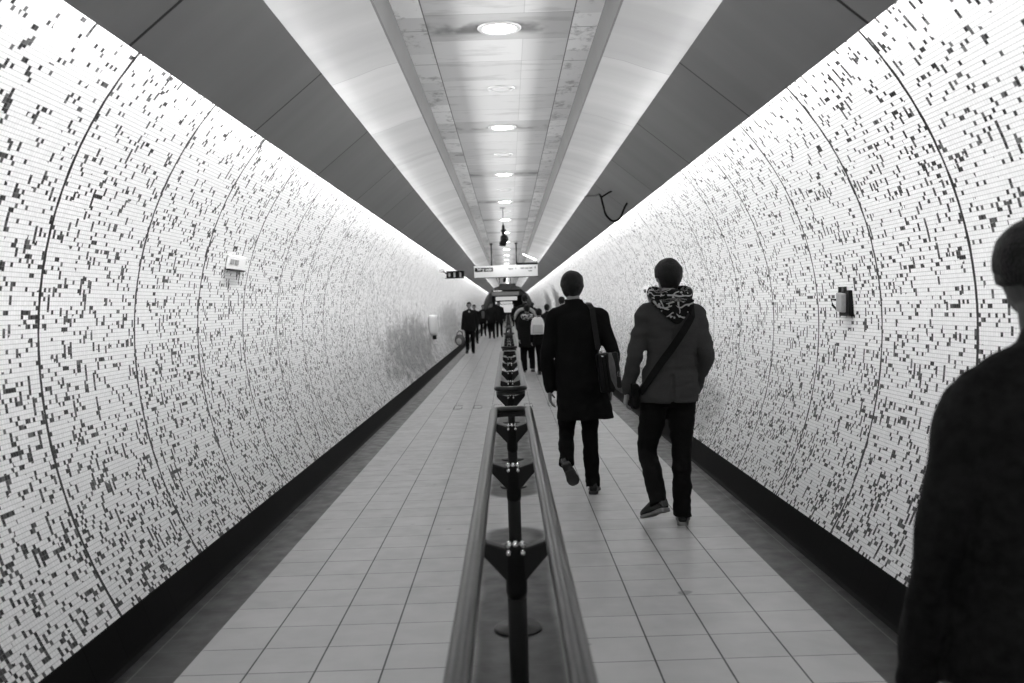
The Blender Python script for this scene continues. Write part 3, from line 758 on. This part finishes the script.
# --- the near figure at the right edge
P3 = dict(shL=(-.165, 0, 1.345), shR=(.205, 0, 1.36), elL=(-.26, -.02, 1.02), elR=(.305, 0, 1.08), wrL=(-.29, .05, .68), wrR=(.30, .08, .82),
          hipL=(-.1, 0, .88), hipR=(.1, 0, .88), knL=(-.11, .10, .48), knR=(.11, .0, .48), anL=(-.11, .18, .085), anR=(.11, -.22, .14),
          heelL=(-.11, .13, 0), toeL=(-.14, .38, 0), heelR=(.11, -.28, .10), toeR=(.13, -.06, .0), head=(-.005, .03, 1.655), neck=(.0, -.01, 1.44), turn=-.25)
coat3 = [(.70, 0, 0, .25, .185), (.85, 0, 0, .24, .18), (1.05, 0, 0, .225, .17), (1.22, 0, 0, .215, .16), (1.34, 0, -.005, .185, .13), (1.42, .0, -.008, .13, .10), (1.46, .0, -.01, .088, .08)]
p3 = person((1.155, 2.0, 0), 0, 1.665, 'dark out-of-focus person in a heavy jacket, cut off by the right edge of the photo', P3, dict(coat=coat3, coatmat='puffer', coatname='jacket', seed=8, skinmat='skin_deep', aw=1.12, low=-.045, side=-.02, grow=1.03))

# ------------------------------------------------------------------ the distant crowd
def walk(step=.16, arm=.12, front=1, bend=0, shw=.165):
    f = front
    return dict(shL=(-shw, 0, 1.41), shR=(shw, 0, 1.41), elL=(-shw-.055, -.04+f*-arm*.3, 1.14), elR=(shw+.055, -.04+f*arm*.3, 1.14),
                wrL=(-shw-.05, .03-f*arm, .89), wrR=(shw+.05, .03+f*arm, .89), hipL=(-.09, 0, .90), hipR=(.09, 0, .90),
                knL=(-.10, .05+f*step*.6, .49), knR=(.10, .05-f*step*.35, .49), anL=(-.10, f*step, .085 if f > 0 else .14), anR=(.10, -f*step, .14 if f > 0 else .085),
                heelL=(-.10, f*step-.05, 0 if f > 0 else .07), toeL=(-.12, f*step+.20, 0), heelR=(.10, -f*step-.05, .07 if f > 0 else 0), toeR=(.12, -f*step+.18, 0))
jk = lambda w=1.0, hem=.80: [(hem, 0, 0, .19*w, .13*w), (hem+.14, 0, 0, .185*w, .13*w), (1.12, 0, 0, .165*w, .12*w), (1.28, 0, 0, .175*w, .125*w), (1.39, 0, -.005, .17*w, .105*w), (1.455, 0, -.008, .11, .08), (1.49, 0, -.01, .07, .06)]
def crowd(loc, rz, H, label, pose, **st):
    st.setdefault('coat', jk()); st.setdefault('far', True); st.setdefault('coatname', 'jacket'); st.setdefault('coatmat', 'jacket')
    return person(loc, rz, H, label, pose, st)
# going away, right of the barrier
pa = crowd((.42, 20.9, 0), 0, 1.53, 'person in a bulky dark coat with a pale patterned hood, walking away', walk(.06), coat=jk(1.32, .66), seed=11, tw=1.2, sole='sole', low=-.09)
mk('hood', *torso([(1.17, 0, -.07, .06, .06), (1.23, 0, -.08, .13, .09), (1.29, 0, -.06, .14, .10), (1.32, 0, -.03, .10, .08)], 20, 3), M['fur'], pa, True)
pt_ = crowd((.45, 24.6, 0), 0, 1.80, 'tall dark-haired man in a pale-sleeved top, seen over the hooded person', walk(.1), coat=jk(1.1), seed=12, aw=1.1)
for s in (-1, 1): MB().add(limb([(s*.05, -.13, 1.42), (s*.14, -.15, 1.40), (s*.24, -.13, 1.30), (s*.28, -.10, 1.17)], [.035, .045, .045, .03], 10, 3)).build('pale_shoulder_band', M['pale'], pt_, True)
MB().add(limb([(0, -.01, 1.44), (0, .0, 1.53)], [.085, .07], 14, 2)).build('neck_scarf', M['mid'], pt_, True)
crowd((.66, 20.1, 0), 0, 1.44, 'short dark-haired person wearing a white backpack', dict(walk(.1, .1, -1), hipL=(-.05, 0, .90), hipR=(.11, 0, .90), knL=(-.03, .05, .49), anL=(-.02, .1, .1), heelL=(-.02, .05, 0), toeL=(-.03, .3, 0)), seed=13, low=-.09, tw=.9, coat=jk(.95))
bp = empty('backpack', (.62, 20.1, 0), 0, 'boxy white backpack with a square front pocket', 'backpack')
MB().add(torso([(.885, 0, -.24, .15, .085), (.92, 0, -.24, .155, .095), (1.08, 0, -.24, .145, .09), (1.20, 0, -.235, .115, .075), (1.25, 0, -.225, .07, .05)], 24, 3, 4)).build('pack_body', M['backpack'], bp, True)
MB().add(torso([(.905, 0, -.345, .105, .022), (.93, 0, -.348, .115, .03), (1.05, 0, -.345, .11, .026), (1.09, 0, -.335, .10, .015)], 20, 2, 5)).build('front_pocket', M['backpackgrey'], bp, True)
for s in (-1, 1): MB().add(limb([(s*.08, -.16, 1.18), (s*.08, -.02, 1.22), (s*.09, .09, 1.12), (s*.10, .08, 1.0), (s*.11, -.14, .93)], [(.008, .022)]*5, 8, 3)).build('strap', M['backpack'], bp, True)
crowd((1.0, 24.0, 0), 0, 1.53, 'dark-haired person between the white backpack and the long-coated man', walk(.1), seed=14, low=-.09, coatmat='jacket')
crowd((1.32, 22.8, 0), 0, 1.70, 'dark-haired person mostly hidden behind the long-coated man\'s left shoulder', walk(.12, .1, -1), seed=15, coatmat='mid')
crowd((.46, 68.0, 0), 0, 1.62, 'small dark figure walking away beside the right of the barrier', walk(.14), seed=16)
crowd((1.15, 44.0, 0), 0, 1.66, 'distant dark figure on the right half of the tunnel', walk(.14), seed=21)
# coming towards us, left of the barrier
PI = math.pi
pn = crowd((-1.27, 30.4, 0), PI, 1.68, 'man in a dark jacket walking towards us, carrying a bag in his right hand', dict(walk(.03), wrR=(.26, .02, .86)), seed=17, eyes=True, tw=1.05, coat=jk(1.12, .78), sole='sole', aw=1.1, far=True)
mk('shirt_collar', *blob((0, .075, 1.36), (.028, .02, .04)), M['pale'], pn, True)
cb = empty('carried_bag', (-1.60, 30.3, 0), PI, 'pale round bag with dark handles carried by the man in the dark jacket', 'bag')
MB().add(blob((0, 0, .45), (.17, .11, .19))).build('bag_body', M['mid'], cb, True)
MB().add(blob((0.02, .06, .42), (.10, .07, .12))).build('pale_pouch', M['pale'], cb, True)
MB().add(tube_path([(-.10, 0, .58), (-.08, 0, .69), (0, 0, .755), (.08, 0, .69), (.10, 0, .58)], .014, 8)).build('handle', M['strap'], cb, True)
crowd((-1.40, 38.5, 0), PI, 1.62, 'dark-clothed person walking close behind the man in the dark jacket', walk(.14), seed=18)
pw = crowd((-1.30, 48.0, 0), PI, 1.62, 'woman in a light top under an open dark jacket walking towards us', walk(.12, .1, -1), seed=19, low=-.12)
mk('light_top', *torso([(.92, 0, .10, .07, .035), (1.1, 0, .105, .08, .035), (1.26, 0, .105, .075, .035), (1.30, 0, .10, .05, .03)], 16, 2), M['mid'], pw, True)
crowd((-.80, 44.0, 0), PI, 1.72, 'broad dark figure walking towards us, left of a pair by the barrier', walk(.10), seed=20, coat=jk(1.15, .75))
crowd((-.45, 45.6, 0), PI, 1.78, 'dark figure of a pair by the barrier, on the barrier side', walk(.10, .1, -1), seed=23, coat=jk(1.05, .70))
crowd((-1.12, 56.0, 0), PI, 1.66, 'faint dark figure behind the pair, farthest along the left half', walk(.12), seed=24)

# ------------------------------------------------------------------ signs and fittings
def text(name, body, size, loc, mat, parent, rot=(math.pi/2, 0, 0), align='LEFT', depth=.002):
    c = D.curves.new(name, 'FONT'); c.body = body; c.size = size; c.extrude = depth; c.offset = .006; c.align_x = align
    o = D.objects.new(name, c); COL.objects.link(o); dg = bpy.context.evaluated_depsgraph_get(); dg.update()
    me = D.meshes.new_from_object(o.evaluated_get(dg)); D.objects.remove(o); me.materials.clear(); me.materials.append(mat)
    q = D.objects.new(name, me); COL.objects.link(q); q.parent = parent; q.location = loc; q.rotation_euler = rot
    return q
sg = empty('hanging_sign', (-.03, 28, 2.38), 0, 'long white direction sign hanging on two rods over the barrier, nearest of the signs', 'sign')
MB().add(box((0, .04, .175), (1.92, .09, .35))).build('panel', M['signwhite'], sg, bevel=.006)
MB().add(box((0, .04, -.008), (1.94, .10, .02))).add(box((-.965, .04, .17), (.015, .10, .36))).add(box((.965, .04, .17), (.015, .10, .36))).build('frame', M['darksteel'], sg)
MB().add(box((.64, .06, .385), (.66, .12, .06))).build('light_housing', M['black'], sg)
for x_ in (-.42, .33):
    MB().add(tube_path([(x_, .04, .33), (x_, .04, 1.02)], .022, 12)).add(disc((x_, .04, .985), .05, .035)).build('rod', M['darksteel'], sg, True)
bx = MB().add(box((-.66, -.008, .235), (.54, .008, .115))).build('black_field', M['black'], sg)
text('lettering', 'Way out', .115, (-.86, -.014, .205), M['white'], sg)
# small arrow after the words
mk('arrow', *rings([[Vector((-.475, -.014, .24)), Vector((-.425, -.014, .275)), Vector((-.425, -.014, .205))], [Vector((-.475, -.012, .24)), Vector((-.425, -.012, .275)), Vector((-.425, -.012, .205))]]), M['white'], sg)
for (x0, z0, w_, h_) in ((.10, .245, .035, .05), (.145, .235, .05, .035), (.20, .24, .03, .045), (.30, .25, .03, .03), (.50, .25, .12, .035), (.63, .245, .10, .035), (.75, .25, .09, .04), (.88, .26, .035, .06), (.73, .165, .11, .03)):
    MB().add(box((x0, -.007, z0), (w_, .005, h_))).build('small_print', M['signgrey'], sg)
s2 = empty('hanging_sign', (-.15, 60, 2.2), 0, 'distant hanging sign with a dark upper edge, beyond the hanging camera', 'sign')
MB().add(box((0, 0, .12), (1.76, .12, .24))).build('panel', M['grey'], s2, bevel=.01)
MB().add(box((0, -.01, .30), (1.78, .14, .12))).build('header', M['black'], s2)
MB().add(box((-.5, -.085, .30), (.55, .01, .06))).build('white_text_strip', M['signwhite'], s2)
for x_ in (-.36, .36): MB().add(tube_path([(x_, 0, .34), (x_, 0, 1.20)], .025, 10)).build('rod', M['darksteel'], s2, True)
def cctv(loc, label, s=1.0):
    t = empty('ceiling_camera', loc, 0, label, 'camera')
    MB().add(disc((0, 0, -.02), .05, .02)).add(tube_path([(0, 0, -.02), (0, 0, -.34)], .014, 10)).build('pole', M['grey'], t, True)
    MB().add(lathe((0, 0, -.52), [(.020, 0), (.034, .01), (.030, .05), (.05, .07), (.05, .09), (.025, .10), (.028, .15), (.018, .19)], 16)).build('knuckle', M['black'], t, True)
    MB().add(tube_path([(-.05, 0, -.44), (.05, 0, -.42)], .012, 8)).build('bracket', M['black'], t, True)
    MB().add(blob((0.012, 0, -.60), (.082, .082, .085), None, 24, 16)).build('dome', M['black'], t, True)
    R = Matrix.Rotation(.35, 3, 'Y')
    MB().add(box((-.012, -.01, -.675), (.13, .15, .11), R)).build('housing', M['black'], t, bevel=.02)
    MB().add(box((-.055, -.06, -.735), (.07, .10, .014), R)).build('visor', M['darksteel'], t)
    return t
cctv((-.045, 18.0, 3.40), 'black dome camera hanging from a thin pole under the ceiling strip')
cctv((-.13, 45.0, 3.40), 'second black hanging camera, tiny, seen below the long white sign')
# projecting notice on the left wall with dark figures, and a wall camera
nb_ = empty('projecting_sign', (-1.33, 24.0, 2.27), 0, 'small dark projecting sign with pale figures near the top of the left wall', 'sign')
MB().add(box((0, .03, .09), (.46, .06, .18))).build('panel', M['black'], nb_, bevel=.006)
MB().add(box((-.02, .03, -.006), (.50, .07, .014))).build('frame', M['darksteel'], nb_)
for x_, h_ in ((-.15, .09), (-.02, .12), (.13, .12)):
    MB().add(box((x_, -.006, .08), (.045, .008, h_))).build('pale_figure', M['pale'], nb_, bevel=.002)
wc = empty('wall_camera', (-1.47, 23.8, 2.50), 0, 'small grey bracket camera at the top of the left wall beside the projecting sign', 'camera')
MB().add(box((-.24, 0, 0), (.20, .26, .11), Matrix.Rotation(.5, 3, 'Y'))).build('housing', M['grey'], wc, bevel=.015)
MB().add(tube_path([(-.20, 0, -.02), (-.10, .02, -.10), (-.03, .04, -.16)], .016, 8)).build('arm', M['darksteel'], wc, True)
# help point on the left wall
hpn = empty('help_point', (-1.94, 24.0, .82), 0, 'white rounded wall unit low on the left wall, far along', 'wall unit')
MB().add(torso([(0, 0, 0, .09, .20), (.06, 0, 0, .12, .26), (.42, 0, 0, .12, .27), (.50, 0, 0, .10, .25), (.52, 0, 0, .06, .20)], 24, 3, 3)).build('housing', M['white'], hpn, True)
MB().add(box((.118, 0, .28), (.012, .03, .40))).build('groove', M['darksteel'], hpn)
MB().add(box((.03, -.02, -.05), (.09, .20, .12))).build('lower_box', M['black'], hpn, bevel=.01)
# broken call box on the right wall
cbx = empty('wall_box', (2.045, 5.64, 1.455), 0, 'small damaged metal box with dark surround on the right wall', 'wall box')
MB().add(box((.015, 0, 0), (.05, .17, .155))).build('backplate', M['black'], cbx, bevel=.004)
MB().add(box((-.022, .012, .005), (.03, .10, .115), Matrix.Rotation(.08, 3, 'X'))).build('cover', M['grey'], cbx, bevel=.006)
MB().add(box((-.012, -.015, .085), (.02, .035, .03))).build('bent_tab', M['darksteel'], cbx); MB().add(box((-.012, .055, .083), (.02, .012, .035))).build('bent_tab', M['darksteel'], cbx)
MB().add(tube_path([(-.02, .075, .02), (-.045, .115, .025), (-.04, .11, -.01), (-.02, .08, -.045)], .007, 8)).build('hinge_loop', M['black'], cbx, True)
# plaque on the left wall
pq = empty('wall_plaque', (-1.98, 6.85, 1.83), 0, 'small white plaque with grey lettering on the left mosaic wall', 'plaque')
MB().add(box((0, 0, .05), (.014, .44, .10), Matrix.Rotation(.2, 3, 'Y'))).build('plate', M['white'], pq, bevel=.003)
MB().add(box((-.004, 0, -.004), (.026, .40, .008))).build('plaque_shadow', M['black'], pq)  # black strip standing in for the shadow under the plaque
for y_ in (-.11, 0.0): MB().add(box((.0105, y_-.02, .052), (.003, .085, .035), Matrix.Rotation(.2, 3, 'Y'))).build('grey_mark', M['grey'], pq)
# notice on the right wall beyond the blazer man
nt_ = empty('wall_notice', (2.012, 13.5, 1.62), 0, 'small white notice on the right wall just left of the blazer man\'s scarf', 'notice')
MB().add(box((0, 0, .05), (.02, .42, .12))).build('plate', M['white'], nt_, bevel=.003)
MB().add(box((-.012, .05, .04), (.006, .22, .05))).build('dark_field', M['black'], nt_)
# loose cable and bracket hanging from the right soffit
ca = empty('loose_cable', (0, 10.9, 0), 0, 'black bracket and loose looping cable under the right grey soffit panels', 'cable')
P = [(1.10, 1.85, 2.96), (1.10, 1.2, 2.895), (1.105, .5, 2.815), (1.112, 0, 2.762), (1.144, 0, 2.645), (1.176, 0, 2.528), (1.255, 0, 2.455), (1.338, 0, 2.49), (1.395, 0, 2.61), (1.455, .01, 2.70)]
S = [Vector(cat(P, i_/5)) for i_ in range((len(P)-1)*5+1)]
MB().add(tube_path(S, .0125, 10)).build('cable', M['black'], ca, True)
MB().add(limb([(1.128, 0, 2.735), (1.22, .01, 2.79), (1.305, .02, 2.825)], [.011, .011, .011], 8, 2)).build('stay', M['black'], ca, True)
MB().add(box((1.34, .02, 2.795), (.10, .05, .02), Matrix.Rotation(.66, 3, 'Y'))).build('mount_plate', M['black'], ca)
MB().add(box((1.455, .01, 2.665), (.045, .05, .02), Matrix.Rotation(.66, 3, 'Y'))).build('clip', M['black'], ca)
# batten lamp across the right cove
bt = empty('batten_lamp', (.75, 30.5, 3.08), 0, 'bright fluorescent batten crossing the right cove above the long sign', 'lamp')
MB().add(tube_path([(-.21, 0, .10), (.21, 0, -.10)], .014, 10)).build('tube', plain('tube_glow', .8, .4, emit=5), bt, True)
MB().add(tube_path([(-.23, .04, .135), (.23, .04, -.085)], .022, 6)).build('batten_body', M['white'], bt)
# access hatch frames set into the floor
for x_, lb in ((-.80, 'leftmost small dark access hatch frame set in the floor'), (-.50, 'small dark access hatch frame in the floor, second from the left'), (-.20, 'small dark access hatch frame in the floor, left of the barrier'), (.26, 'small dark access hatch frame in the floor, right of the barrier'), (.62, 'rightmost small dark access hatch frame set in the floor')):
    h = MB()
    for c_, sz in (((0, .22, .0015), (.13, .012, .003)), ((0, -.22, .0015), (.13, .012, .003)), ((-.06, 0, .0015), (.012, .45, .003)), ((.06, -.1, .0015), (.010, .25, .003))): h.add(box(c_, sz))
    o = h.build('floor_hatch', M['bracket']); o.location = (x_, 14.0, 0); tag(o, lb, 'hatch', 'hatch frames across the floor')
